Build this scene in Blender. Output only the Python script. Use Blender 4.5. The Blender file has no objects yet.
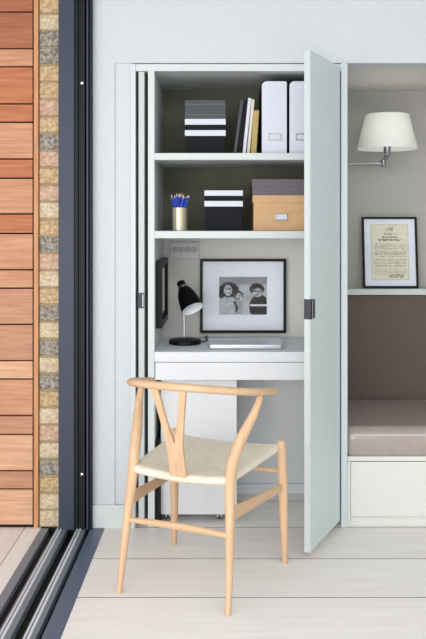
import bpy, bmesh, math, random
from mathutils import Vector, Matrix
C = bpy.context.scene
COL = C.collection
random.seed(7)
PI = math.pi

# ------------------------------------------------------------------ materials
def srgb(r, g, b):
    f = lambda c: (c/255/12.92) if c/255 <= 0.04045 else ((c/255+0.055)/1.055)**2.4
    return (f(r), f(g), f(b), 1)

def mat(name, c, rough=0.5, metal=0.0, spec=0.5, c2=None, scale=(8, 8, 8), noise=4.0, lo=0.35, hi=0.65,
        bump=0.0, bscale=200, sheen=0, coat=0, seed=0.0, detail=6.0):
    m = bpy.data.materials.new(name); m.use_nodes = True
    nt = m.node_tree; b = nt.nodes['Principled BSDF']
    b.inputs['Base Color'].default_value = srgb(*c)
    b.inputs['Roughness'].default_value = rough
    b.inputs['Metallic'].default_value = metal
    b.inputs['Specular IOR Level'].default_value = spec
    b.inputs['Coat Weight'].default_value = coat
    if sheen: b.inputs['Sheen Weight'].default_value = sheen
    tc = nt.nodes.new('ShaderNodeTexCoord')
    if c2 is None: c2 = tuple(max(0, x-2) for x in c)
    mp = nt.nodes.new('ShaderNodeMapping'); mp.inputs['Scale'].default_value = scale
    mp.inputs['Location'].default_value = (seed, seed*1.7, seed*0.6)
    nt.links.new(tc.outputs['Object'], mp.inputs['Vector'])
    n = nt.nodes.new('ShaderNodeTexNoise'); n.inputs['Scale'].default_value = noise; n.inputs['Detail'].default_value = detail
    nt.links.new(mp.outputs[0], n.inputs['Vector'])
    r = nt.nodes.new('ShaderNodeValToRGB')
    r.color_ramp.elements[0].position = lo; r.color_ramp.elements[0].color = srgb(*c)
    r.color_ramp.elements[1].position = hi; r.color_ramp.elements[1].color = srgb(*c2)
    nt.links.new(n.outputs['Fac'], r.inputs[0]); nt.links.new(r.outputs[0], b.inputs['Base Color'])
    if bump:
        n2 = nt.nodes.new('ShaderNodeTexNoise'); n2.inputs['Scale'].default_value = bscale
        bp = nt.nodes.new('ShaderNodeBump'); bp.inputs['Strength'].default_value = bump; bp.inputs['Distance'].default_value = 0.002
        nt.links.new(tc.outputs['Object'], n2.inputs['Vector'])
        nt.links.new(n2.outputs['Fac'], bp.inputs['Height']); nt.links.new(bp.outputs[0], b.inputs['Normal'])
    return m

M = {}
M['wall'] = mat('white wall paint', (199, 203, 207), 0.6, spec=0.25, bump=0.05)
M['joinery'] = mat('white satin joinery', (204, 210, 210), 0.5, spec=0.25)
M['doorpaint'] = mat('pale grey green door paint', (212, 224, 222), 0.5, spec=0.25)
M['edgepaint'] = mat('white door edge', (192, 198, 198), 0.5, spec=0.25)
M['taupe_dark'] = mat('dark olive taupe board', (106, 104, 92), 0.7, spec=0.2)
M['taupe_light'] = mat('light warm grey paint', (214, 211, 206), 0.7, spec=0.2)
M['niche'] = mat('warm grey niche paint', (176, 173, 169), 0.7, spec=0.2)
M['white_lam'] = mat('white laminate', (222, 224, 227), 0.45, spec=0.3)
M['bench'] = mat('ivory bench paint', (220, 221, 214), 0.4)
M['leather'] = mat('taupe leather', (168, 155, 148), 0.3, spec=0.5, c2=(162, 149, 142), coat=1.0, bump=0.1, bscale=260)
M['leather_dark'] = mat('brown fabric backrest', (104, 92, 85), 0.75, spec=0.2, bump=0.2)
M['black'] = mat('black satin', (7, 7, 8), 0.45, spec=0.2)
M['black_card'] = mat('black card', (20, 21, 27), 0.7, spec=0.2)
M['void'] = mat('black lining and gap shade', (14, 15, 17), 0.8)
M['grey_card'] = mat('dark grey card', (80, 83, 88), 0.7, spec=0.2)
M['plum_card'] = mat('mauve grey card', (106, 100, 108), 0.65, spec=0.2)
M['kraft'] = mat('kraft tan card', (204, 165, 122), 0.65, c2=(198, 158, 114))
M['white_card'] = mat('white card', (208, 210, 220), 0.5)
M['file'] = mat('pale grey file card', (212, 214, 226), 0.5)
M['cream'] = mat('cream page', (214, 208, 190), 0.7)
M['gold'] = mat('gold ochre cover', (196, 168, 96), 0.5, c2=(160, 132, 70), noise=12)
M['chrome'] = mat('chrome', (210, 210, 212), 0.18, metal=1)
M['nickel'] = mat('brushed nickel', (150, 152, 155), 0.3, metal=1)
M['silver'] = mat('silver aluminium', (196, 200, 206), 0.35, metal=0.7)
M['champagne'] = mat('champagne metal', (200, 190, 166), 0.35, metal=0.6)
M['latch'] = mat('dark gunmetal latch', (36, 38, 46), 0.35, metal=0.3)
M['alu_dark'] = mat('anthracite aluminium', (58, 64, 79), 0.45, spec=0.3, c2=(55, 61, 76))
M['alu_black'] = mat('black aluminium', (16, 17, 20), 0.5, spec=0.25)
M['sill'] = mat('sill aluminium with sky tint', (92, 102, 122), 0.4, spec=0.4)  # bluer and lighter than the jamb, sky reflection put into the colour
M['track'] = mat('grey track aluminium', (128, 137, 150), 0.4, metal=0.25)
M['rail_bright'] = mat('rail with painted highlight', (232, 238, 246), 0.35, metal=0.2)  # near-white colour carries the highlights along the running strips
M['matboard'] = mat('white mat board', (222, 226, 236), 0.6)
M['blue'] = mat('blue pencil paint', (46, 76, 190), 0.35)
M['pencil_wood'] = mat('pencil wood', (214, 190, 160), 0.6)
M['plastic'] = mat('grey white socket plastic', (196, 196, 196), 0.45)
M['plastic_dark'] = mat('socket recess', (120, 120, 122), 0.6)
M['enamel_white'] = mat('white enamel', (238, 240, 244), 0.4)

# bricks
BR = [mat('stock brick yellow', (202, 178, 140), 0.9, c2=(162, 132, 96), noise=34, bump=0.8, bscale=120, scale=(2, 2, 2)),
      mat('stock brick grey', (170, 160, 144), 0.9, c2=(98, 94, 92), noise=40, bump=0.8, bscale=120, scale=(2, 2, 2)),
      mat('stock brick pinkish', (204, 174, 152), 0.9, c2=(170, 134, 112), noise=36, bump=0.8, bscale=120, scale=(2, 2, 2)),
      mat('stock brick buff', (212, 196, 168), 0.9, c2=(176, 154, 124), noise=44, bump=0.8, bscale=120, scale=(2, 2, 2))]
M['mortar'] = mat('sandy mortar', (176, 158, 128), 0.95, c2=(140, 124, 98), noise=30, bump=0.6)
# cedar cladding variants
CED = [mat('cedar board %s' % n, a, 0.6, c2=b, scale=(3, 3, 46), noise=2.2, lo=0.3, hi=0.72, seed=s, bump=0.25, bscale=90)
       for n, a, b, s in (('amber', (198, 146, 110), (172, 116, 82), 1), ('red', (168, 102, 68), (138, 78, 50), 5),
                          ('pale', (212, 168, 136), (188, 138, 106), 9), ('rose', (192, 140, 112), (164, 110, 84), 14))]
CEDX = mat('cedar board deep', (184, 112, 70), 0.6, c2=(154, 86, 50), scale=(3, 3, 46), noise=2.2, lo=0.3, hi=0.72, seed=21, bump=0.25, bscale=90)
M['cedar_trim'] = mat('orange cedar batten', (200, 144, 98), 0.55, c2=(180, 122, 80), scale=(40, 40, 2))

def floor_mat(name, ax):
    sc = (2.0, 26, 10) if ax == 'x' else (26, 2.0, 10)
    return [mat(name+' %d' % i, a, 0.42, spec=0.4, c2=b, scale=sc, noise=1.6, lo=0.3, hi=0.75, seed=3.1*i, bump=0.08, bscale=60)
            for i, (a, b) in enumerate((((240, 236, 232), (230, 224, 218)), ((236, 231, 226), (225, 218, 211)), ((243, 239, 235), (234, 228, 223))))]
FL = floor_mat('whitewashed floorboard', 'x')
DK = floor_mat('pale deck board', 'y')
M['seam'] = mat('dark board seam', (60, 52, 45), 0.9)

def wood(name, ax):
    sc = {'z': (30, 30, 2.5), 'x': (2.5, 30, 30), 'y': (30, 2.5, 30)}[ax]
    return mat(name, (218, 184, 150), 0.42, spec=0.4, c2=(203, 166, 128), scale=sc, noise=1.8, lo=0.3, hi=0.75)
WZ = wood('oiled oak upright', 'z'); WX = wood('oiled oak cross', 'x'); WY = wood('oiled oak side', 'y')

def cord_mat():
    m = bpy.data.materials.new('woven paper cord'); m.use_nodes = True
    nt = m.node_tree; L = nt.links; b = nt.nodes['Principled BSDF']; b.inputs['Roughness'].default_value = 0.75
    b.inputs['Specular IOR Level'].default_value = 0.2
    tc = nt.nodes.new('ShaderNodeTexCoord'); s = nt.nodes.new('ShaderNodeSeparateXYZ'); L.new(tc.outputs['Object'], s.inputs[0])
    def mth(op, a, bb=None):
        n = nt.nodes.new('ShaderNodeMath'); n.operation = op
        for i, v in enumerate((a, bb)):
            if v is None: continue
            if isinstance(v, (int, float)): n.inputs[i].default_value = v
            else: L.new(v, n.inputs[i])
        return n.outputs[0]
    ax = mth('ABSOLUTE', s.outputs['X']); ay = mth('ABSOLUTE', s.outputs['Y'])
    side = mth('GREATER_THAN', ax, ay)
    inv = mth('SUBTRACT', 1.0, side)
    co = mth('ADD', mth('MULTIPLY', side, s.outputs['Y']), mth('MULTIPLY', inv, s.outputs['X']))
    w = mth('SINE', mth('MULTIPLY', co, 2*PI/0.0055))
    bp = nt.nodes.new('ShaderNodeBump'); bp.inputs['Strength'].default_value = 0.6; bp.inputs['Distance'].default_value = 0.002
    L.new(w, bp.inputs['Height']); L.new(bp.outputs[0], b.inputs['Normal'])
    n = nt.nodes.new('ShaderNodeTexNoise'); n.noise_dimensions = '1D'; n.inputs['Scale'].default_value = 140
    L.new(mth('ADD', co, mth('MULTIPLY', side, 3.3)), n.inputs['W'])
    n2 = nt.nodes.new('ShaderNodeTexNoise'); n2.inputs['Scale'].default_value = 18; L.new(tc.outputs['Object'], n2.inputs['Vector'])
    f = mth('ADD', mth('MULTIPLY', n.outputs['Fac'], 0.6), mth('MULTIPLY', n2.outputs['Fac'], 0.4))
    seam = mth('LESS_THAN', mth('ABSOLUTE', mth('SUBTRACT', ax, ay)), 0.0035)
    f = mth('SUBTRACT', f, mth('MULTIPLY', seam, 0.22))
    r = nt.nodes.new('ShaderNodeValToRGB')
    r.color_ramp.elements[0].position = 0.32; r.color_ramp.elements[0].color = srgb(236, 224, 200)
    r.color_ramp.elements[1].position = 0.66; r.color_ramp.elements[1].color = srgb(250, 242, 224)
    L.new(f, r.inputs[0]); L.new(r.outputs[0], b.inputs['Base Color'])
    return m
M['cord'] = cord_mat()

def vcol_mat(name, rough=0.4):
    m = bpy.data.materials.new(name); m.use_nodes = True; nt = m.node_tree; b = nt.nodes['Principled BSDF']
    a = nt.nodes.new('ShaderNodeVertexColor'); a.layer_name = 'ink'
    nt.links.new(a.outputs[0], b.inputs['Base Color']); b.inputs['Roughness'].default_value = rough; b.inputs['Specular IOR Level'].default_value = 0.1
    return m
M['print'] = vcol_mat('printed paper')

def glass_mat():
    m = bpy.data.materials.new('picture glass'); m.use_nodes = True; nt = m.node_tree
    nt.nodes.remove(nt.nodes['Principled BSDF']); o = nt.nodes['Material Output']
    t = nt.nodes.new('ShaderNodeBsdfTransparent'); g = nt.nodes.new('ShaderNodeBsdfGlossy'); g.inputs['Roughness'].default_value = 0.05
    f = nt.nodes.new('ShaderNodeFresnel'); f.inputs['IOR'].default_value = 1.15
    x = nt.nodes.new('ShaderNodeMixShader')
    nt.links.new(f.outputs[0], x.inputs[0]); nt.links.new(t.outputs[0], x.inputs[1]); nt.links.new(g.outputs[0], x.inputs[2])
    nt.links.new(x.outputs[0], o.inputs[0]); return m
M['glass'] = glass_mat()

def shade_mat():
    m = bpy.data.materials.new('white fabric lampshade'); m.use_nodes = True; nt = m.node_tree; b = nt.nodes['Principled BSDF']
    b.inputs['Base Color'].default_value = srgb(248, 250, 248); b.inputs['Roughness'].default_value = 0.8
    t = nt.nodes.new('ShaderNodeBsdfTranslucent'); t.inputs[0].default_value = srgb(252, 250, 240)
    x = nt.nodes.new('ShaderNodeMixShader'); x.inputs[0].default_value = 0.4
    nt.links.new(b.outputs[0], x.inputs[1]); nt.links.new(t.outputs[0], x.inputs[2])
    nt.links.new(x.outputs[0], nt.nodes['Material Output'].inputs[0]); return m
M['shade'] = shade_mat()

# ------------------------------------------------------------------ mesh helpers
def link(name, bm, m, parent=None, smooth=False, loc=None):
    me = bpy.data.meshes.new(name)
    bmesh.ops.recalc_face_normals(bm, faces=bm.faces)
    bm.to_mesh(me); bm.free()
    for x in (m if isinstance(m, (list, tuple)) else [m]): me.materials.append(x)
    if smooth:
        for p in me.polygons: p.use_smooth = True
    o = bpy.data.objects.new(name, me); COL.objects.link(o)
    if parent is not None: o.parent = parent
    if loc: o.location = loc
    if smooth:
        try: me.set_sharp_from_angle(angle=math.radians(40))
        except Exception: pass
    return o

def box(bm, x0, x1, y0, y1, z0, z1, bev=0.0, mi=0, mtx=None):
    t = bmesh.new()
    bmesh.ops.create_cube(t, size=1)
    for v in t.verts:
        v.co = Vector(((x0+x1)/2+v.co.x*(x1-x0), (y0+y1)/2+v.co.y*(y1-y0), (z0+z1)/2+v.co.z*(z1-z0)))
    if bev:
        bmesh.ops.bevel(t, geom=list(t.edges), offset=bev, segments=2, profile=0.5, affect='EDGES')
    merge(bm, t, mi, mtx)
    return bm

def merge(bm, t, mi=0, mtx=None):
    mp = {}
    for v in t.verts:
        mp[v] = bm.verts.new(mtx @ v.co if mtx else v.co)
    for f in t.faces:
        try:
            nf = bm.faces.new([mp[v] for v in f.verts]); nf.material_index = mi
        except ValueError: pass
    t.free()

def B(x0, x1, y0, y1, z0, z1, bev=0.0):
    return box(bmesh.new(), x0, x1, y0, y1, z0, z1, bev)

def tube(bm, pts, rad, seg=16, cap=True, closed=False, mi=0, flat=None):
    pts = [Vector(p) for p in pts]; n = len(pts)
    if not isinstance(rad, (list, tuple)): rad = [rad]*n
    rings = []; up = None
    for i, p in enumerate(pts):
        if closed: d = pts[(i+1) % n]-pts[i-1]
        else: d = pts[min(i+1, n-1)]-pts[max(i-1, 0)]
        d.normalize()
        if up is None:
            up = Vector((0, 0, 1)) if abs(d.z) < 0.9 else Vector((1, 0, 0))
        a = up-d*up.dot(d); a.normalize(); up = a; b = d.cross(a)
        ra = rad[i]; rb = rad[i]
        if flat: ra, rb = rad[i]*flat[0], rad[i]*flat[1]
        rings.append([bm.verts.new(p+a*ra*math.cos(2*PI*k/seg)+b*rb*math.sin(2*PI*k/seg)) for k in range(seg)])
    for i in range(n if closed else n-1):
        r0, r1 = rings[i], rings[(i+1) % n]
        for k in range(seg):
            f = bm.faces.new([r0[k], r0[(k+1) % seg], r1[(k+1) % seg], r1[k]]); f.material_index = mi
    if cap and not closed:
        for r in (rings[0], rings[-1]):
            f = bm.faces.new(r); f.material_index = mi
    return bm

def T(pts, rad, seg=16, **k): return tube(bmesh.new(), pts, rad, seg, **k)

def lathe(bm, prof, seg=40, mtx=None, mi=0):
    t = bmesh.new(); rings = []
    for r, z in prof:
        if r < 1e-6: rings.append([t.verts.new((0, 0, z))])
        else: rings.append([t.verts.new((r*math.cos(2*PI*k/seg), r*math.sin(2*PI*k/seg), z)) for k in range(seg)])
    for a, b in zip(rings, rings[1:]):
        for k in range(seg):
            k2 = (k+1) % seg
            if len(a) == 1 and len(b) == 1: continue
            if len(a) == 1: t.faces.new([a[0], b[k], b[k2]])
            elif len(b) == 1: t.faces.new([a[k], a[k2], b[0]])
            else: t.faces.new([a[k], a[k2], b[k2], b[k]])
    merge(bm, t, mi, mtx); return bm

def spline(P, n=8):
    P = [Vector(p) for p in P]; out = []
    for i in range(len(P)-1):
        p0 = P[max(i-1, 0)]; p1 = P[i]; p2 = P[i+1]; p3 = P[min(i+2, len(P)-1)]
        for k in range(n):
            t = k/n
            out.append(0.5*((2*p1)+(p2-p0)*t+(2*p0-5*p1+4*p2-p3)*t*t+(3*p1-p0-3*p2+p3)*t**3))
    out.append(P[-1]); return out

def prism(poly, y0, y1):   # polygon given in x,z
    bm = bmesh.new()
    a = [bm.verts.new((x, y0, z)) for x, z in poly]; b = [bm.verts.new((x, y1, z)) for x, z in poly]
    bm.faces.new(a); bm.faces.new(b[::-1]); n = len(poly)
    for i in range(n): bm.faces.new([a[i], a[(i+1) % n], b[(i+1) % n], b[i]])
    return bm

def ring_xz(bm, x0, x1, z0, z1, w, y0, y1, bev=0.0, mi=0):   # rectangular frame in the xz plane
    box(bm, x0, x0+w, y0, y1, z0, z1, bev, mi); box(bm, x1-w, x1, y0, y1, z0, z1, bev, mi)
    box(bm, x0+w, x1-w, y0, y1, z1-w, z1, bev, mi); box(bm, x0+w, x1-w, y0, y1, z0, z0+w, bev, mi)
    return bm

def print_plane(name, x0, x1, z0, z1, y, nx, nz, fn, parent):
    bm = bmesh.new(); V = {}
    for i in range(nx+1):
        for j in range(nz+1):
            V[i, j] = bm.verts.new((x0+(x1-x0)*i/nx, y, z0+(z1-z0)*j/nz))
    cl = bm.loops.layers.color.new('ink')
    for i in range(nx):
        for j in range(nz):
            f = bm.faces.new([V[i, j], V[i+1, j], V[i+1, j+1], V[i, j+1]])
            c = fn((i+0.5)/nx, (j+0.5)/nz)
            for l in f.loops: l[cl] = (c[0], c[1], c[2], 1)
    me = bpy.data.meshes.new(name); bm.to_mesh(me); bm.free(); me.materials.append(M['print'])
    o = bpy.data.objects.new(name, me); COL.objects.link(o); o.parent = parent; return o

def thing(name, label, cat, loc=(0, 0, 0), rz=0, group=None):
    o = bpy.data.objects.new(name, None); COL.objects.link(o)
    o.empty_display_size = 0.05
    o.location = loc; o.rotation_euler = (0, 0, rz); tag(o, label, cat, group); return o
def tag(o, label, cat, group=None):
    o['label'] = label; o['category'] = cat
    if group: o['group'] = group
    return o
def struct(name, bm, m, smooth=False):
    o = link(name, bm, m, None, smooth); o['kind'] = 'structure'; return o
def under(o, parent):   # parent a part made in world coordinates to a thing standing at parent.location
    o.parent = parent; o.matrix_parent_inverse = Matrix.Translation(-Vector(parent.location)); return o

# ------------------------------------------------------------------ setting: floors
bm = bmesh.new(); W = 0.339; k = 0
y = 0.675
box(bm, -0.519, 3.0, -4.6, 0.80, -0.05, -0.008, 0, 3)
while y > -4.6:
    joints = [-0.519, random.uniform(1.6, 2.4), 3.0]
    for a, b in zip(joints, joints[1:]):
        if b-a > 0.1: box(bm, a, b-0.0015, y-W+0.0042, min(y, 0.80), -0.02, 0, 0.0007, k % 3); k += 1
    y -= W
for f in bm.faces:
    f.normal_update()
    if abs(f.normal.y) > 0.9: f.material_index = 3  # board sides coloured dark to stand for shade in the gaps
floor = struct('floor', bm, FL+[M['seam']])

bm = bmesh.new(); box(bm, -3.0, -0.792, -4.6, 0.10, -0.05, -0.006, 0, 3)
for i, x in enumerate((-0.792, -0.863, -1.202, -1.541, -1.88, -2.219, -2.558)):
    nxt = (-0.863, -1.202, -1.541, -1.88, -2.219, -2.558, -3.0)[i]
    box(bm, nxt+0.0035, x, -4.6, -0.0, -0.02, 0, 0.001, i % 3)
deck = struct('floor_deck', bm, DK+[M['seam']])

# ------------------------------------------------------------------ outside wall: cedar cladding, batten, brick
bm = bmesh.new()
edges = [0.013, 0.168, 0.246, 0.401, 0.482, 0.638, 0.717, 0.872, 1.027, 1.106, 1.261, 1.345, 1.498, 1.580, 1.737, 1.816, 1.975, 2.052, 2.209, 2.288, 2.443, 2.60]
box(bm, -3.0, -0.824, 0.012, 0.05, 0.013, 2.6, 0, 4)
order = [2, 3, 2, 3, 0, 2, 3, 3, 0, 0, 5, 0, 5, 0, 5, 5, 0, 1, 1, 1, 1]
for i in range(len(edges)-1):
    box(bm, -3.0, -0.8275, -0.012, 0.014, edges[i]+0.0025, edges[i+1]-0.0035, 0.002, order[i])
struct('wall_left', bm, CED+[M['void'], CEDX])
struct('trim_1', box(bmesh.new(), -0.822, -0.803, -0.014, 0.05, 0.0, 2.6, 0.001), M['cedar_trim'])
bm = bmesh.new(); box(bm, -0.802, -0.712, 0.0035, 0.10, 0, 2.6, 0, 4)
z = 0.004; i = 0
pat = [3, 3, 0, 1, 3, 2, 3, 0, 1, 3, 1, 3, 1, 0, 3, 2, 1, 0, 3, 2, 0, 2, 1, 0, 2, 0, 0, 1, 1, 3, 0, 2, 0, 1, 0]
while z < 2.56:
    box(bm, -0.801, -0.7125, -0.004+random.uniform(-.0015, .0015), 0.05, z, z+0.065+random.uniform(-.0025, .0025), 0.0055, pat[i % len(pat)])
    z += 0.0735; i += 1
struct('wall_outside', bm, BR+[M['mortar']])

# ------------------------------------------------------------------ sliding door frame and floor track
sd = bpy.data.objects.new('door_1', None); COL.objects.link(sd); sd['kind'] = 'structure'; sd.location = (-0.65, -0.02, 0)
def sdp(n, bm, m, smooth=False): return under(link(n, bm, m, None, smooth), sd)
sdp('jamb', B(-0.712, -0.646, -0.035, 0.06, 0.0, 2.6, 0.002), M['alu_dark'])
bm = bmesh.new()
box(bm, -0.646, -0.571, 0.0, 0.06, 0, 2.6, 0)
box(bm, -0.6455, -0.630, -0.030, 0.0, 0.0, 2.6, 0.001); box(bm, -0.6275, -0.6245, -0.022, 0.0, 0.0, 2.6, 0.0005, 1)
box(bm, -0.621, -0.600, -0.034, 0.0, 0.0, 2.6, 0.002); box(bm, -0.594, -0.586, -0.030, 0.0, 0, 2.6, 0.001, 1)
box(bm, -0.580, -0.571, -0.036, 0.0, 0.0, 2.6, 0.001)
sdp('frame_channel', bm, [M['alu_black'], M['alu_dark']])
for z in (1.900, 0.238):
    a = sdp('catch', lathe(bmesh.new(), [(0, 0.010), (0.006, 0.008), (0.009, 0.003), (0.009, 0)], 20,
            Matrix.Translation((-0.611, -0.034, z)) @ Matrix.Rotation(PI/2, 4, 'X')), M['chrome'], True)
bm = box(bmesh.new(), -0.792, -0.519, -4.6, 0.10, -0.06, -0.030, 0)
box(bm, -0.792, -0.519, 0.0, 0.10, -0.03, -0.0005, 0)
box(bm, -0.757, -0.725, -4.6, -0.036, -0.03, -0.022, 0)
sdp('track_bed', bm, M['alu_black'])
sdp('outer_sill', B(-0.792, -0.757, -4.6, -0.0145, -0.03, 0.001, 0.002), M['track'])
for xa, xb in ((-0.725, -0.677), (-0.640, -0.597)):
    r = sdp('track_rail', B(xa, xb, -4.6, -0.004, -0.03, 0.002, 0.003), M['track'], False)
    c = (xa+xb)/2
    s = link('running_strip', T([(c, -4.6, 0.003), (c, -0.01, 0.003)], 0.0045, 10), M['rail_bright'], r, True)
    s2 = link('running_strip', T([(c-0.014, -4.6, 0.002), (c-0.014, -0.01, 0.002)], 0.003, 8), M['rail_bright'], r, True)
sdp('inner_sill', B(-0.579, -0.519, -4.6, 0.0, -0.03, 0.0015, 0.001), M['sill'])

# ------------------------------------------------------------------ main wall
ZT = 1.992
bm = box(bmesh.new(), -0.571, 3.0, 0.0, 0.10, ZT, 2.6, 0)                 # above the openings
box(bm, -0.571, -0.478, 0.0, 0.10, 0, ZT, 0)                                # beside the door jamb
box(bm, -0.478, -0.409, 0.007, 0.10, 0, ZT, 0)                             # recessed margin beside the cupboard
box(bm, 1.90, 3.0, 0.0, 0.10, 0, ZT, 0)
struct('wall_back', bm, M['wall'])
struct('baseboard_left', B(-0.571, -0.392, -0.014, 0.0, 0, 0.098, 0.002), M['joinery'])
# niche walls
bm = box(bmesh.new(), 0.521, 1.95, 0.75, 0.80, 0, 2.05, 0)
struct('wall_niche', bm, M['niche'])
struct('wall_right', B(1.90, 1.95, 0.10, 0.75, 0, ZT), M['niche'])
struct('ceiling_niche', B(0.521, 1.95, 0.10, 0.80, ZT, 2.05), M['taupe_light'])
struct('ceiling', B(-0.9, 3.0, -3.2, 0.10, 2.6, 2.7), M['wall'])
struct('wall_far_right', B(3.0, 3.08, -4.6, 0.10, 0, 2.6), M['wall'])

# ------------------------------------------------------------------ cupboard
cup = thing('built_in_cupboard', 'tall white built-in cupboard with open right door, two shelves and a desk drawer', 'cupboard', (0.053, 0.25, 0))
def cp(n, bm, m, smooth=False): return under(link(n, bm, m, None, smooth), cup)
cp('top_rail', B(-0.388, 0.494, 0.0, 0.55, 1.958, 1.988, 0.001), M['joinery'])
cp('frame_upright', B(-0.408, -0.388, -0.005, 0.55, 0, 1.988, 0.001), M['joinery'])
cp('divider', B(0.494, 0.521, -0.003, 0.75, 0, 1.9915, 0.001), M['joinery'])
for x0, x1 in ((-0.335, -0.307), (0.413, 0.441)):
    cp('side_panel', B(x0, x1, 0.0, 0.52, 0, 1.958, 0.001), M['joinery'])
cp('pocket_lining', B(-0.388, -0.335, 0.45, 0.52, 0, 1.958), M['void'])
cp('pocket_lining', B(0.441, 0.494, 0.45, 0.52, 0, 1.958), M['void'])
cp('dark_back_panel', B(-0.307, 0.413, 0.50, 0.52, 1.2555, 1.958), M['taupe_dark'])  # back above the lower shelf is a darker taupe
cp('pale_back_panel', B(-0.307, 0.413, 0.50, 0.52, 0.7085, 1.2555), M['taupe_light'])
lo = cp('lower_back_panel', B(-0.307, 0.413, 0.47, 0.52, 0.0, 0.7085), M['white_lam'])
cp('gap_shade_strip', B(-0.3068, -0.2865, 0.03, 0.45, 0.0, 0.36), M['void'])  # black strip added for the deep shade low in this gap
cp('lower_skirting', B(-0.307, 0.413, 0.452, 0.47, 0.0, 0.045, 0.001), M['white_lam'])
cp('shelf', B(-0.307, 0.413, 0.002, 0.50, 1.577, 1.606, 0.001), M['joinery'])
cp('shelf', B(-0.307, 0.413, 0.002, 0.50, 1.240, 1.271, 0.001), M['joinery'])
dr = cp('drawer', B(-0.304, 0.410, 0.004, 0.45, 0.631, 0.706, 0.001), M['white_lam'])
# folded door in the left pocket
d = cp('door', B(-0.376, -0.351, 0.004, 0.40, 0.030, 1.956, 0.0015), M['edgepaint'])
h = link('latch', B(-0.3785, -0.3525, -0.002, 0.020, 0.940, 1.005, 0.001), M['latch'], d)
link('latch_plate', B(-0.3585, -0.354, -0.004, 0.0, 0.945, 1.0, 0.0005), M['nickel'], h)
# open door on the right: local x runs from the hinge to the free edge
dm = Matrix.Translation((0.465, 0.004, 0)) @ Matrix.Rotation(math.atan2(-0.352, -0.163), 4, 'Z')
bm = bmesh.new(); LW = 0.389; t = 0.024
box(bm, 0.0, LW, 0, t, 0.030, 1.976, 0.0015)
n = 7
d2 = cp('door', B(0, LW, 0.0015, t-0.0015, 0.030, 1.976, 0.001), M['edgepaint'])
bm.free()
d2.matrix_parent_inverse = Matrix.Translation(-Vector(cup.location)) @ dm
pw = (LW-0.002)/n
bm = bmesh.new()
for i in range(n):
    box(bm, 0.001+pw*i+0.0002, 0.001+pw*(i+1)-0.0002, t-0.001, t+0.0015, 0.031, 1.975, 0.0005)
o = link('boarded_face', bm, M['doorpaint'], d2)
h = link('latch', B(LW-0.0165, LW+0.0015, 0.001, t+0.005, 0.932, 1.010, 0.001), M['latch'], d2)
link('latch_plate', B(LW-0.045, LW-0.0165, t+0.0012, t+0.007, 0.934, 1.008, 0.001), M['nickel'], h)

wt = link('desk_worktop', B(-0.3068, 0.4128, 0.001, 0.4998, 0.709, 0.752, 0.001), M['white_lam'])
tag(wt, 'thick white worktop inside the cupboard carrying the desk lamp and laptop', 'worktop')

# pedestal under the desk
pd = thing('drawer_pedestal', 'low white storage pedestal on castors tucked under the desk', 'cabinet', (-0.118, 0.25, 0))
def pp(n, bm, m, s=False): return under(link(n, bm, m, None, s), pd)
pp('body', B(-0.284, 0.046, 0.085, 0.44, 0.036, 0.622, 0.002), M['white_lam'])
pp('front_panel', B(-0.285, 0.047, 0.065, 0.083, 0.032, 0.624, 0.0015), M['white_lam'])
for x in (-0.255, -0.028):
    for y in (0.10, 0.40):
        c = pp('caster', B(x-0.013, x+0.013, y-0.015, y+0.015, 0.022, 0.036, 0.002), M['nickel'])
        for s in (-0.009, 0.009):
            link('wheel', lathe(bmesh.new(), [(0, -0.005), (0.014, -0.005), (0.0155, -0.003), (0.0155, 0.003), (0.014, 0.005), (0, 0.005)], 20,
                 Matrix.Translation((x+s, y, 0.0155)) @ Matrix.Rotation(PI/2, 4, 'Y')), M['nickel'], c, True)

# ------------------------------------------------------------------ niche: bench, cushion, ledge
bn = thing('window_bench', 'built-in ivory bench base with dark brown backrest beside the cupboard', 'bench', (1.2, 0.4, 0))
def bp_(n, bm, m, s=False): return under(link(n, bm, m, None, s), bn)
bp_('base_top', B(0.523, 1.90, 0.012, 0.66, 0.280, 0.300, 0.002), M['bench'])
bp_('front_panel', B(0.538, 1.90, 0.016, 0.034, 0.040, 0.276, 0.0015), M['bench'])
bp_('side_stile', B(0.523, 0.536, 0.012, 0.034, 0.0, 0.279, 0.001), M['bench'])
bp_('plinth', B(0.536, 1.90, 0.028, 0.045, 0.0, 0.037), M['bench'])
bp_('backrest', B(0.522, 1.90, 0.66, 0.749, 0.300, 0.940, 0.004), M['leather_dark'])

bm = bmesh.new()
prof = [(0.02, 0.301), (0.012, 0.315), (0.011, 0.375)]
for a in range(0, 91, 10):
    prof.append((0.011+0.055-0.055*math.cos(math.radians(a)), 0.375+0.047*math.sin(math.radians(a))))
prof += [(0.30, 0.424), (0.60, 0.420), (0.640, 0.417), (0.655, 0.405), (0.657, 0.301)]
xs = [0.524, 0.527, 0.534, 0.548, 1.2, 1.87, 1.885, 1.895, 1.898]
ins = [0.014, 0.007, 0.002, 0, 0, 0, 0.002, 0.007, 0.014]
rings = []
for x, q in zip(xs, ins):
    cy, cz = 0.334, 0.362
    rings.append([bm.verts.new((x, cy+(y-cy)*(1-q/0.32), max(0.301, cz+(z-cz)*(1-q/0.06)))) for y, z in prof])
for r0, r1 in zip(rings, rings[1:]):
    for k in range(len(prof)):
        bm.faces.new([r0[k], r0[(k+1) % len(prof)], r1[(k+1) % len(prof)], r1[k]])
bm.faces.new(rings[0]); bm.faces.new(rings[-1])
cu = link('bench_cushion', bm, M['leather'], None, True)
tag(cu, 'long taupe leather seat cushion with rounded front lying on the bench', 'cushion')
ld = link('wall_ledge', B(0.522, 1.90, 0.640, 0.749, 0.943, 0.973, 0.002), M['joinery'])
tag(ld, 'narrow white ledge above the dark backrest carrying the framed document', 'shelf')

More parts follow.
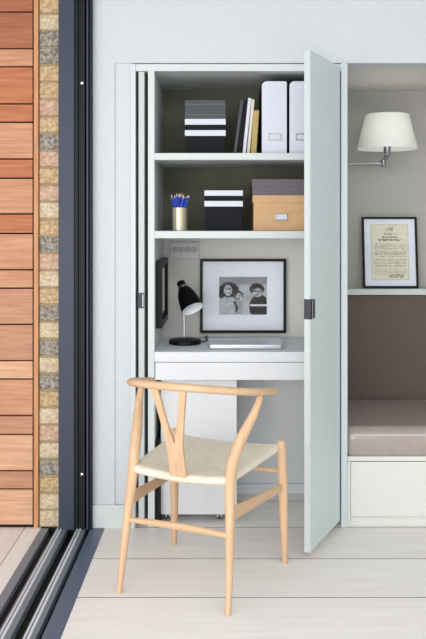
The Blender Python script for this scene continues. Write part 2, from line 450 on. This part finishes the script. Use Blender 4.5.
# framed document leaning on the ledge
cf = thing('framed_document', 'black framed cream document with handwriting leaning on the wall ledge', 'picture', (0.841, 0.686, 0.974))
HW, HH = 0.141, 0.366
def inkdoc(u, v):
    base = (0.86, 0.84, 0.76)
    nz = random.uniform(-0.03, 0.03); c = [b+nz for b in base]
    if u < 0.03 or u > 0.97 or v < 0.02 or v > 0.98: return [x*0.93 for x in c]
    def dark(a): return [x*a for x in c]
    cx = abs(u-0.5)
    if 0.86 < v < 0.95 and cx < 0.10 and random.random() < 0.5: return dark(0.5)
    for zc, w in ((0.82, 0.16), (0.765, 0.2), (0.71, 0.30)):
        if abs(v-zc) < 0.014 and cx < w and random.random() < 0.6: return dark(0.45)
    k = v*38
    if v < 0.66 and v > 0.10 and (k % 1) < 0.42 and 0.08 < u < 0.92 and random.random() < 0.65 and int(k) not in (8, 15, 20): return dark(0.70)
    if v < 0.10 and 0.04 < v and abs(u-0.66) < 0.2 and random.random() < 0.5: return dark(0.55)
    return c
link('frame', ring_xz(bmesh.new(), -HW, HW, 0, HH, 0.0105, -0.016, 0.0, 0.0012), M['black'], cf)
link('backing_board', B(-HW+0.004, HW-0.004, -0.004, -0.001, 0.004, HH-0.004), M['black_card'], cf)
link('mat_board', B(-HW+0.010, HW-0.010, -0.0065, -0.004, 0.010, HH-0.010), M['matboard'], cf)
print_plane('document_sheet', -0.097, 0.097, 0.040, 0.330, -0.0072, 64, 96, inkdoc, cf)
link('glazing', B(-HW+0.010, HW-0.010, -0.0102, -0.0092, 0.010, HH-0.010), M['glass'], cf)
cf.rotation_euler = (-0.135, 0, 0)

# ------------------------------------------------------------------ swing-arm wall lamp
SX, SY = 0.778, 0.45
wl = thing('wall_lamp', 'nickel swing-arm wall lamp with tapered white fabric shade in the niche', 'lamp', (0.522, SY, 1.592))
def wp(n, bm, m, s=True): return under(link(n, bm, m, None, s), wl)
wp('wall_plate', lathe(bmesh.new(), [(0, 0.0), (0.030, 0.0), (0.030, 0.006), (0.026, 0.010), (0.010, 0.014), (0, 0.014)], 32,
   Matrix.Translation((0.5215, SY, 1.592)) @ Matrix.Rotation(PI/2, 4, 'Y')), M['nickel'])
wp('swing_arm', T([(0.53, SY, 1.592), (0.758, SY, 1.592)], 0.0065, 12), M['nickel'])
bm = lathe(bmesh.new(), [(0, -0.014), (0.010, -0.013), (0.012, -0.008), (0.010, -0.005), (0.010, 0.008), (0.014, 0.010), (0.015, 0.016), (0.010, 0.020), (0, 0.021)], 24, Matrix.Translation((0.760, SY, 1.592)))
tube(bm, [(0.760, SY, 1.609), (0.767, SY-0.01, 1.618), (0.776, SY-0.004, 1.622), (0.778, SY, 1.635)], 0.008, 12)
wp('knuckle_joint', bm, M['nickel'])
wp('lamp_holder', lathe(bmesh.new(), [(0, 0), (0.012, 0), (0.016, 0.006), (0.013, 0.012), (0.017, 0.018), (0.017, 0.07), (0, 0.07)], 24, Matrix.Translation((SX, SY, 1.628))), M['nickel'])
sh = wp('lamp_shade', lathe(bmesh.new(), [(0.144, 0), (0.1445, 0.003), (0.1045, 0.164), (0.1035, 0.166), (0.1030, 0.163), (0.1432, 0.001), (0.144, 0)], 64, Matrix.Translation((SX, SY, 1.663))), M['shade'])
l = bpy.data.lights.new('shade_fill_light', 'POINT'); l.energy = 0.28; l.shadow_soft_size = 0.03; l.color = (1, 0.98, 0.95)  # weak light added inside the lampshade to brighten it
lo_ = bpy.data.objects.new('shade_fill_light', l); COL.objects.link(lo_); lo_.location = (SX, SY, 1.745)
bm = bmesh.new()
for a in (0.4, 0.4+2*PI/3, 0.4+4*PI/3):
    tube(bm, [(SX, SY, 1.700), (SX+0.134*math.cos(a), SY+0.134*math.sin(a), 1.700)], 0.0015, 6)
under(link('shade_carrier', bm, M['nickel']), wl)

# ------------------------------------------------------------------ nook: pictures, socket
fp = thing('framed_photograph', 'large black framed monochrome photograph of three small children behind the laptop', 'picture', (0.083, 0.497, 0.772))
X0, X1, H = -0.209, 0.209, 0.360
link('frame', ring_xz(bmesh.new(), X0, X1, 0, H, 0.0125, -0.024, 0.0, 0.0012), M['black'], fp)
link('backing_board', B(X0+0.004, X1-0.004, -0.005, -0.001, 0.004, H-0.004), M['black_card'], fp)
link('mat_board', B(X0+0.012, X1-0.012, -0.009, -0.005, 0.012, H-0.012), M['matboard'], fp)
def ell(u, v, cx, cy, rx, ry): return ((u-cx)/rx)**2+((v-cy)/ry)**2
from mathutils import noise as mn
def kids(u, v):
    def N(f, o=0.0): return mn.noise(Vector((u*f+o, v*f-o, o)))
    def soft(cx, cy, rx, ry, k=5): return max(0.0, min(1.0, (1.0-ell(u+0.012*N(14), v+0.012*N(14, 5), cx, cy, rx, ry))*k*0.5+0.5)) if ell(u, v, cx, cy, rx, ry) < 1.6 else 0.0
    def put(g, t, a): return g+(t-g)*a
    g = 0.60+0.14*N(4)
    if v > 0.80: g = put(g, 0.33, 0.6)
    g = put(g, 0.62+0.10*N(9), soft(0.16, 0.14, 0.27, 0.36))              # pale clothes
    g = put(g, 0.03, soft(0.21, 0.66, 0.20, 0.20)); g = put(g, 0.02, soft(0.04, 0.60, 0.08, 0.16))
    g = put(g, 0.62+0.3*N(12, 2), soft(0.185, 0.645, 0.085, 0.145))
    for cx, cy, r in ((0.15, 0.68, 0.026), (0.225, 0.69, 0.026), (0.20, 0.57, 0.03)): g = put(g, 0.14, 0.85*soft(cx, cy, r, r*0.8))
    g = put(g, 0.5, soft(0.39, 0.22, 0.10, 0.2))
    if 0.08 < v < 0.36: g = put(g, 0.03, 1 if abs(u-0.31-0.06*math.sin(9*v)) < 0.022 else 0)
    g = put(g, 0.12, soft(0.40, 0.51, 0.105, 0.125)); g = put(g, 0.60+0.25*N(14, 3), soft(0.42, 0.475, 0.07, 0.10))
    for cx, cy in ((0.395, 0.50), (0.45, 0.50), (0.425, 0.425)): g = put(g, 0.05, soft(cx, cy, 0.018, 0.018))
    if u < 0.99: g = put(g, 0.008, soft(0.84, 0.20, 0.21, 0.33, 9))
    g = put(g, 0.03, soft(0.79, 0.68, 0.15, 0.15)); g = put(g, 0.52+0.3*N(15, 4), soft(0.80, 0.585, 0.10, 0.125))
    for cx, cy, r in ((0.765, 0.62, 0.026), (0.84, 0.62, 0.026), (0.80, 0.525, 0.028)): g = put(g, 0.14, 0.85*soft(cx, cy, r, r*0.8))
    if u > 0.645 and abs(v-0.245-0.3*(u-0.82)**2) < 0.026: g = 0.75
    g = min(0.95, max(0.0, g*(1+0.3*N(30))))**0.8; return (g, g*1.01, g*1.04)
print_plane('photo_print', -0.117, 0.117, 0.088, 0.272, -0.0098, 96, 76, kids, fp)
link('glazing', B(X0+0.012, X1-0.012, -0.0145, -0.0135, 0.012, H-0.012), M['glass'], fp)

sp = thing('side_wall_picture', 'narrow black framed picture hung on the cupboard side wall left of the lamp', 'picture', (-0.3065, 0.25, 0.845))
bm = bmesh.new(); y0, y1, zz = -0.19, 0.20, 0.295; w = 0.028
box(bm, 0, 0.027, y0, y0+w, 0, zz, 0.001); box(bm, 0, 0.027, y1-w, y1, 0, zz, 0.001)
box(bm, 0, 0.027, y0+w, y1-w, 0, w, 0.001); box(bm, 0, 0.027, y0+w, y1-w, zz-w, zz, 0.001)
link('frame', bm, M['black'], sp)
link('picture_sheet', B(0.001, 0.012, y0+w-0.001, y1-w+0.001, w-0.001, zz-w+0.001), M['grey_card'], sp)
link('mat_board', B(0.012, 0.014, 0.05, 0.14, 0.05, zz-0.045), M['matboard'], sp)

so = thing('wall_socket_strip', 'grey white socket strip with four round outlets below the lower shelf', 'socket', (-0.203, 0.499, 1.131))
link('cover_plate', B(-0.071, 0.071, -0.012, 0.0, 0, 0.083, 0.003), M['plastic'], so)
for i in range(4):
    x = -0.048+0.032*i
    r = link('outlet', lathe(bmesh.new(), [(0.0105, 0), (0.0135, 0), (0.0135, 0.003), (0.0105, 0.003), (0.0105, 0)], 24,
             Matrix.Translation((x, -0.012, 0.046)) @ Matrix.Rotation(PI/2, 4, 'X')), M['plastic_dark'], so, True)
    link('pin_hole', lathe(bmesh.new(), [(0, 0), (0.004, 0), (0.004, 0.0015), (0, 0.0015)], 12,
         Matrix.Translation((x, -0.012, 0.046)) @ Matrix.Rotation(PI/2, 4, 'X')), M['black'], r, True)

# ------------------------------------------------------------------ desk lamp
lp = thing('desk_lamp', 'small black desk lamp with tilted bell shade and round base on the worktop', 'lamp', (-0.188, 0.25, 0.7522))
link('base', lathe(bmesh.new(), [(0, 0), (0.070, 0), (0.074, 0.003), (0.074, 0.016), (0.070, 0.021), (0.02, 0.0245), (0.012, 0.028), (0, 0.028)], 48), M['black'], lp, True)
link('stem', T([(-0.004, 0.0, 0.024), (-0.004, 0.0, 0.10), (-0.010, 0.0, 0.200)], 0.0042, 14), M['chrome'], lp, True)
ax = Vector((0.40, -0.47, -0.79)).normalized()
top = Vector((-0.022, 0.035, 0.278))
rot = ax.to_track_quat('Z', 'Y').to_matrix().to_4x4()
mt = Matrix.Translation(top) @ rot
prof = [(0.0, 0.030), (0.022, 0.030), (0.030, 0.042), (0.040, 0.065), (0.047, 0.095), (0.051, 0.128), (0.053, 0.146)]
inner = [(0.0515, 0.146), (0.0495, 0.128), (0.0455, 0.095), (0.038, 0.067), (0.028, 0.047), (0.012, 0.040), (0, 0.040)]
sh = link('lamp_shade', lathe(bmesh.new(), prof+[(0.0515, 0.146)], 48, mt), M['black'], lp, True)
link('inner_reflector', lathe(bmesh.new(), inner, 48, mt), M['enamel_white'], sh, True)
link('bulb', lathe(bmesh.new(), [(0.012, 0.041), (0.012, 0.06), (0.022, 0.080), (0.025, 0.098), (0.020, 0.115), (0.010, 0.124), (0, 0.126)], 24, mt), M['enamel_white'], sh, True)
link('switch_cap', lathe(bmesh.new(), [(0, -0.004), (0.016, -0.004), (0.020, 0.0), (0.021, 0.020), (0.021, 0.022), (0, 0.022)], 32, mt), M['black'], lp, True)
link('collar_ring', lathe(bmesh.new(), [(0.0, 0.0225), (0.0235, 0.0225), (0.0250, 0.025), (0.0250, 0.035), (0.023, 0.037), (0, 0.037)], 32, mt), M['chrome'], lp, True)
pivot = top+ax*0.085+Vector((-0.03, 0.035, 0))
link('pivot_arm', T([(-0.010, 0.0, 0.197), (-0.012, 0.006, 0.212)], 0.006, 12), M['chrome'], lp, True)
link('cable', T(spline([(0.066, 0.02, 0.012), (0.080, 0.03, 0.006), (0.088, 0.05, 0.004), (0.10, 0.10, 0.0035), (0.095, 0.16, 0.0035), (0.09, 0.20, 0.0035), (0.095, 0.245, 0.0035)], 6), 0.0028, 8), M['black'], lp, True)

# ------------------------------------------------------------------ laptop
la = thing('laptop', 'closed thin silver laptop lying on the white worktop', 'laptop', (0.087, 0.182, 0.7522))
def slab(w, d, z0, z1, r, e=0.0):
    bm = bmesh.new(); pts = []
    for cx, cy, a0 in ((w/2-r, d/2-r, 0), (-w/2+r, d/2-r, 90), (-w/2+r, -d/2+r, 180), (w/2-r, -d/2+r, 270)):
        for k in range(7):
            a = math.radians(a0+15*k); pts.append((cx+r*math.cos(a), cy+r*math.sin(a)))
    lv = [(z0, 1-e), (z0+(z1-z0)*0.4, 1.0), (z1-(z1-z0)*0.15, 1.0), (z1, 0.997)]
    R = [[bm.verts.new((x*s, y*s, z)) for x, y in pts] for z, s in lv]
    for a, b in zip(R, R[1:]):
        for k in range(len(pts)): bm.faces.new([a[k], a[(k+1) % len(pts)], b[(k+1) % len(pts)], b[k]])
    bm.faces.new(R[0][::-1]); bm.faces.new(R[-1]); return bm
link('base_shell', slab(0.325, 0.227, 0.001, 0.0118, 0.012, 0.02), M['silver'], la, True)
lid = link('lid', slab(0.325, 0.227, 0.0125, 0.0205, 0.012), M['silver'], la, True)
bm = lathe(bmesh.new(), [(0, 0), (0.011, 0), (0.011, 0.0004), (0, 0.0004)], 24, Matrix.Translation((0, -0.003, 0.0205)) @ Matrix.Diagonal((1, 1.1, 1, 1)))
lathe(bm, [(0, 0), (0.004, 0), (0.004, 0.0004), (0, 0.0004)], 12, Matrix.Translation((0.003, 0.013, 0.0205)) @ Matrix.Rotation(0.6, 4, 'Z') @ Matrix.Diagonal((0.5, 1.2, 1, 1)))
link('lid_emblem', bm, M['white_card'], lid)
link('hinge_bar', B(-0.11, 0.11, 0.108, 0.112, 0.006, 0.013, 0.001), M['black'], la)
link('rubber_foot', B(-0.15, 0.15, -0.10, 0.10, 0.0, 0.001), M['black'], la)

# ------------------------------------------------------------------ boxes on the shelves
def striped(x0, x1, z0, z1, stripes, lid_z, name, label, lidmat, group=None):
    cx = (x0+x1)/2; t = thing(name, label, 'box', (cx, 0.08, z0+0.0003), group=group)
    w = (x1-x0)/2; h = z1-z0
    lz = lid_z-z0
    link('box_body', B(-w+0.002, w-0.002, 0.002, 0.25, 0, lz+0.004, 0.001), M['black_card'], t)
    l = link('box_lid', B(-w, w, 0.0, 0.252, lz, h, 0.0015), lidmat, t)
    bm = bmesh.new()
    for a, b in stripes:
        box(bm, -w-0.0006, w+0.0006, -0.0006 if b > lid_z else 0.001, 0.2526, a-z0, b-z0, 0)
    link('white_band', bm, M['white_card'], t)
    return t, l
t, l = striped(-0.180, -0.002, 1.606, 1.845, ((1.737, 1.762), (1.688, 1.713)), 1.7615, 'storage_box',
               'black storage box with dark grey lid and white bands on the upper shelf', M['grey_card'], 'striped storage boxes')
link('lid_rib', B(-0.0898, 0.0898, -0.001, 0.0, 0.172, 0.176, 0), M['plum_card'], l)
link('lid_rib', B(-0.0898, 0.0898, -0.001, 0.0, 0.218, 0.222, 0), M['plum_card'], l)
striped(-0.094, 0.073, 1.271, 1.449, ((1.425, 1.4484), (1.378, 1.402)), 1.400, 'storage_box',
        'black storage box with two white bands beside the pencil pot', M['black_card'], 'striped storage boxes')

def lidded(name, label, x0, x1, z0, z1, zl, m, over):
    t = thing(name, label, 'box', ((x0+x1)/2, 0.08, z0+0.0003)); w = (x1-x0)/2
    link('box_body', B(-w+over, w-over, over, 0.34, 0, zl-z0+0.004, 0.0015), m, t)
    link('box_lid', B(-w, w, 0, 0.342, zl-z0, z1-z0-0.0006, 0.002), m, t); return t
kb = lidded('kraft_storage_box', 'tan kraft storage box with lid and metal label holder on lower shelf', 0.117, 0.392, 1.271, 1.4285, 1.3935, M['kraft'], 0.004)
hb = link('label_holder', ring_xz(bmesh.new(), -0.027, 0.027, 0, 0.030, 0.0045, -0.004, 0.004, 0.001), M['nickel'], kb, loc=(-0.012, 0.0, 0.046))
link('label_card', B(-0.0235, 0.0235, -0.001, 0.0035, 0.004, 0.026), M['white_card'], hb)
gb = lidded('shallow_storage_box', 'shallow mauve grey lidded box stacked on the tan kraft box', 0.114, 0.395, 1.4285, 1.499, 1.464, M['plum_card'], 0.002)

# magazine files
def mag_file(x0, x1, label):
    t = thing('magazine_file', label, 'file', ((x0+x1)/2, 0.06, 1.6063), group='pale magazine files')
    w = (x1-x0)/2; h = 0.322; r = 0.022
    def outline(w, h, r, z0=0.0):
        p = [(-w, z0), (w, z0)]
        for a in range(0, 91, 15): p.append((w-r*0.4+r*0.4*math.cos(math.radians(a)), h-r*0.4+r*0.4*math.sin(math.radians(a))))
        for a in range(90, 181, 15): p.append((-w+r+r*math.cos(math.radians(a)), h-r+r*math.sin(math.radians(a))))
        return p
    link('spine_panel', prism(outline(w-0.003, h-0.004, r, 0.0), 0.0, 0.006), M['file'], t)
    bm = prism(outline(w, h, r), 0.003, 0.27)
    link('file_body', bm, M['black_card'], t)
    f = link('label_holder', ring_xz(bmesh.new(), -0.029, 0.029, 0, 0.030, 0.004, -0.003, 0.001, 0.0008), M['nickel'], t, loc=(0.002, 0, 0.060))
    link('label_card', B(-0.0255, 0.0255, -0.001, 0.0005, 0.0035, 0.0265), M['white_card'], f)
    return t
mag_file(0.1535, 0.268, 'pale grey magazine file next to the gold book on upper shelf')
mag_file(0.274, 0.389, 'pale grey magazine file partly hidden by the open door')

# books and folders leaning between box and files
def book(name, label, xb, w, h, ang, m, page=None, dep=0.20, y0=0.09, spine=None):
    t = thing(name, label, 'book', (xb, y0, 1.6064), group='books leaning on the upper shelf')
    c = max(0.0012, w*0.14)
    bm = box(bmesh.new(), -w, -w+c, 0, dep, 0, h, 0); box(bm, -c, 0, 0, dep, 0, h, 0); box(bm, -w+c, -c, 0, c, 0, h, 0)
    link('cover', bm, m, t)
    link('pages', B(-w+c, -c, c, dep-0.003, 0.003, h-0.003), page or M['cream'], t)
    t.rotation_euler = (0, ang, 0)      # pivots on its lower right edge
    return t
book('folder', 'thin dark grey folder leaning leftmost beside the grey-lidded box', 0.044, 0.012, 0.240, 0.137, M['grey_card'], M['black_card'])
book('notebook', 'black notebook leaning between the dark grey folder and a white book', 0.0665, 0.019, 0.240, 0.125, M['black_card'], M['black_card'])
book('thin_book', 'tall white book leaning beside the black notebook', 0.086, 0.014, 0.250, 0.103, M['white_card'])
book('thin_book', 'cream book leaning between white book and gold book', 0.1035, 0.0125, 0.243, 0.090, M['cream'])
book('thin_book', 'gold ochre book leaning against the pale magazine file', 0.1325, 0.024, 0.195, 0.068, M['gold'])

# ------------------------------------------------------------------ pencil pot and pencils
PX, PY, PZ = -0.203, 0.10, 1.2713
pot = link('pencil_pot', lathe(bmesh.new(), [(0, 0), (0.032, 0), (0.033, 0.002), (0.0342, 0.102), (0.0334, 0.102), (0.0318, 0.004), (0, 0.004)], 16), M['champagne'], None, False, (PX, PY, PZ))
tag(pot, 'champagne metal pot filled with blue pencils on the lower shelf', 'pot')
ga = 2.39996
def mk_pencil():
    t = thing('pencil', '', 'pencil', (0, 0, 0), group='blue pencils in the metal pot')
    link('shaft', lathe(bmesh.new(), [(0, 0), (0.0036, 0), (0.0036, 0.150), (0, 0.150)], 6), M['blue'], t)
    link('sharpened_tip', lathe(bmesh.new(), [(0, 0.1501), (0.0035, 0.1501), (0.0012, 0.159), (0, 0.161)], 6), M['pencil_wood'], t)
    return t
pr = mk_pencil(); N = 19
for i in range(N):
    if i == 0: p = pr
    else:
        p = pr.copy(); COL.objects.link(p)
        for ch in pr.children:
            c = ch.copy(); COL.objects.link(c); c.parent = p
    if i < 12: rb, rt, tw, a = 0.024, 0.043, math.radians(105), 2*PI*i/12
    elif i < 18: rb, rt, tw, a = 0.0095, 0.0155, 0.0, 2*PI*i/6+0.3
    else: rb, rt, tw, a = 0, 0.002, 0, 0
    b0 = Vector((rb*math.cos(a-tw), rb*math.sin(a-tw), 0)); t0 = Vector((rt*math.cos(a), rt*math.sin(a), 0.155))
    p.location = (PX+b0.x, PY+b0.y, PZ+0.0055)
    p.rotation_mode = 'QUATERNION'
    p.rotation_quaternion = (t0-b0).to_track_quat('Z', 'Y')
    s = 1.0+random.uniform(-0.06, 0.03)
    p.scale = (1, 1, s)
    p['label'] = 'slim blue pencil standing tip up in the metal pot'

# ------------------------------------------------------------------ wishbone chair
ch = thing('dining_chair', 'light oak armchair with curved rail, Y-shaped back and woven cord seat', 'chair', (-0.0845, -0.4965, 0), -math.radians(23.5))
for s in (-1, 1):
    link('front_leg', T([(s*0.239, 0.231, 0.0), (s*0.2385, 0.2305, 0.003), (s*0.2355, 0.228, 0.15), (s*0.233, 0.222, 0.30), (s*0.229, 0.217, 0.42), (s*0.2285, 0.2155, 0.462), (s*0.2285, 0.2155, 0.471), (s*0.2285, 0.2155, 0.4755)],
         [0.0100, 0.0115, 0.0155, 0.0195, 0.0195, 0.0180, 0.0140, 0.006], 20), WZ, ch, True)
    P = spline([(s*0.209, -0.252, 0.0), (s*0.205, -0.232, 0.12), (s*0.197, -0.208, 0.28), (s*0.190, -0.190, 0.40), (s*0.191, -0.174, 0.48), (s*0.207, -0.126, 0.560), (s*0.228, -0.078, 0.625), (s*0.239, -0.044, 0.675), (s*0.242, -0.034, 0.702)], 6)
    rr = [0.0100, 0.0130, 0.0165, 0.0185, 0.0200, 0.0195, 0.0158, 0.0118, 0.0100]
    R = []
    for i in range(len(rr)-1):
        for k in range(6): R.append(rr[i]+(rr[i+1]-rr[i])*k/6)
    R.append(rr[-1])
    link('back_leg', T(P, R, 20), WZ, ch, True)
# steam-bent rail
P = [(-0.255, 0.075, 0.690), (-0.258, 0.030, 0.697), (-0.256, -0.030, 0.706), (-0.242, -0.100, 0.717), (-0.206, -0.170, 0.729), (-0.160, -0.223, 0.739), (-0.095, -0.262, 0.746), (0, -0.281, 0.749)]
P = P+[(-x, y, z) for x, y, z in P[:-1][::-1]]
P = spline(P, 5); n = len(P)
R = [0.0142+0.0018*math.sin(PI*i/(n-1)) for i in range(n)]
P = [P[0]+(P[0]-P[1]).normalized()*0.006, P[0]+(P[0]-P[1]).normalized()*0.004]+P+[P[-1]+(P[-1]-P[-2]).normalized()*0.004, P[-1]+(P[-1]-P[-2]).normalized()*0.006]
R = [0.005, 0.010]+R+[0.010, 0.005]
link('top_rail', T(P, R, 20, flat=(0.88, 1.12)), WX, ch, True)
# Y splat
poly_r = [(0.033, 0.400), (0.030, 0.470), (0.031, 0.540), (0.044, 0.620), (0.067, 0.742)]
inn_r = [(0.041, 0.742), (0.022, 0.630), (0.006, 0.553)]
poly = poly_r+inn_r+[(0.0, 0.541)]+[(-x, z) for x, z in inn_r[::-1]]+[(-x, z) for x, z in poly_r[::-1]]
bm = bmesh.new(); yl = lambda z: -0.194-0.084*((z-0.40)/0.345)
def strip(sgn):
    outer = poly_r; ii = [(0, 0.400), (0, 0.470), (0.0, 0.540), (0.021, 0.625), (0.041, 0.742)]
    rows = []
    for (xo, zo), (xi, zi) in zip(outer, ii):
        rows.append([(sgn*xi, zi), (sgn*xo, zo)])
    vs = []
    for rw in rows:
        vs.append([bm.verts.new((x, yl(z)+dy, z)) for dy in (-0.006, 0.006) for x, z in rw])
    for a, b in zip(vs, vs[1:]):
        for q in ((0, 1), (1, 3), (3, 2), (2, 0)):
            bm.faces.new([a[q[0]], a[q[1]], b[q[1]], b[q[0]]])
    bm.faces.new([vs[0][i] for i in (0, 1, 3, 2)]); bm.faces.new([vs[-1][i] for i in (0, 1, 3, 2)])
strip(1); strip(-1)
link('back_splat', bm, WZ, ch)
# stretchers
link('back_stretcher', T([(-0.203, -0.218, 0.250), (-0.1, -0.218, 0.253), (0, -0.218, 0.254), (0.1, -0.218, 0.253), (0.203, -0.218, 0.250)], [0.0085, 0.0115, 0.0125, 0.0115, 0.0085], 16), WX, ch, True)
link('front_stretcher', T([(-0.232, 0.224, 0.352), (0, 0.224, 0.354), (0.232, 0.224, 0.352)], [0.008, 0.0115, 0.008], 16), WX, ch, True)
for s in (-1, 1):
    bm = bmesh.new(); a = Vector((s*0.199, -0.210, 0)); b = Vector((s*0.233, 0.223, 0)); rows = []
    for i in range(9):
        u = i/8; p = a.lerp(b, u); zc = 0.318-0.025*u; hh = 0.024-0.011*u
        rows.append([bm.verts.new((p.x+dx, p.y, zc+dz)) for dx, dz in ((-0.007, -hh*0.8), (-0.004, -hh), (0.004, -hh), (0.007, -hh*0.8), (0.007, hh*0.8), (0.004, hh), (-0.004, hh), (-0.007, hh*0.8))])
    for r0, r1 in zip(rows, rows[1:]):
        for k in range(8): bm.faces.new([r0[k], r0[(k+1) % 8], r1[(k+1) % 8], r1[k]])
    bm.faces.new(rows[0]); bm.faces.new(rows[-1])
    link('side_stretcher', bm, WY, ch, True)
# seat
bm = bmesh.new(); G = 48; TV = {}; BV = {}
for i in range(G+1):
    for j in range(G+1):
        # denser near the rim
        u = math.sin((2*i/G-1)*PI/2); v = math.sin((2*j/G-1)*PI/2)
        hw = 0.196+0.036*(v+1)/2-0.024*max(0, (-v-0.72)/0.28)**2-0.016*max(0, (v-0.8)/0.2)**2
        X = u*hw; Y = 0.006+v*0.212
        mid = 0.4325+0.011*v-0.012*(1-u*u)*(1-0.4*v*v)+0.004*u*u
        e = max(abs(u), abs(v)); q = max(0, (e-0.90)/0.10)
        h = 0.0155*math.sqrt(max(0.0, 1-q*q))
        TV[i, j] = bm.verts.new((X, Y, mid+h))
        BV[i, j] = TV[i, j] if e > 0.9999 else bm.verts.new((X, Y, mid-h))
for i in range(G):
    for j in range(G):
        bm.faces.new([TV[i, j], TV[i+1, j], TV[i+1, j+1], TV[i, j+1]])
        q = [BV[i, j], BV[i, j+1], BV[i+1, j+1], BV[i+1, j]]
        try: bm.faces.new(q)
        except ValueError: pass
link('seat', bm, M['cord'], ch, True)

# ------------------------------------------------------------------ light
w = bpy.data.worlds.new('sky'); C.world = w; w.use_nodes = True
bg = w.node_tree.nodes['Background']; bg.inputs[0].default_value = (0.93, 0.97, 1.0, 1); bg.inputs[1].default_value = 0.66
def area(name, loc, target, sx, sy, e, col):
    l = bpy.data.lights.new(name, 'AREA'); l.shape = 'RECTANGLE'; l.size = sx; l.size_y = sy; l.energy = e; l.color = col
    o = bpy.data.objects.new(name, l); COL.objects.link(o); o.location = loc
    o.rotation_euler = (Vector(target)-Vector(loc)).to_track_quat('-Z', 'Y').to_euler(); return o
area('garden_daylight', (-2.7, -3.9, 1.15), (0.25, 0.2, 0.6), 2.4, 2.1, 40, (1.0, 0.985, 0.96))
area('rear_fill', (-0.9, -4.9, 1.15), (0.1, 0, 0.8), 3.0, 2.1, 66, (1.0, 1.0, 1.0))  # fill light added behind the camera, no window known there
area('overhead_fill', (0.9, -2.7, 2.57), (0.9, -1.5, 0.0), 2.6, 1.6, 48, (0.97, 0.99, 1.0))  # fill added under the ceiling to lighten floor and cushion from above

cam = bpy.data.cameras.new('camera'); co = bpy.data.objects.new('camera', cam); COL.objects.link(co)
co.location = (0, -3.6, 1.297); co.rotation_euler = (PI/2, 0, 0)
cam.sensor_width = 36; cam.sensor_fit = 'AUTO'; cam.lens = 838.8/639*36
cam.shift_x = -13/639; cam.shift_y = -94.5/639
C.camera = co
C.view_settings.view_transform = 'Standard'; C.view_settings.look = 'None'; C.view_settings.gamma = 1
C.view_settings.use_curve_mapping = False; C.view_settings.exposure = 0.32
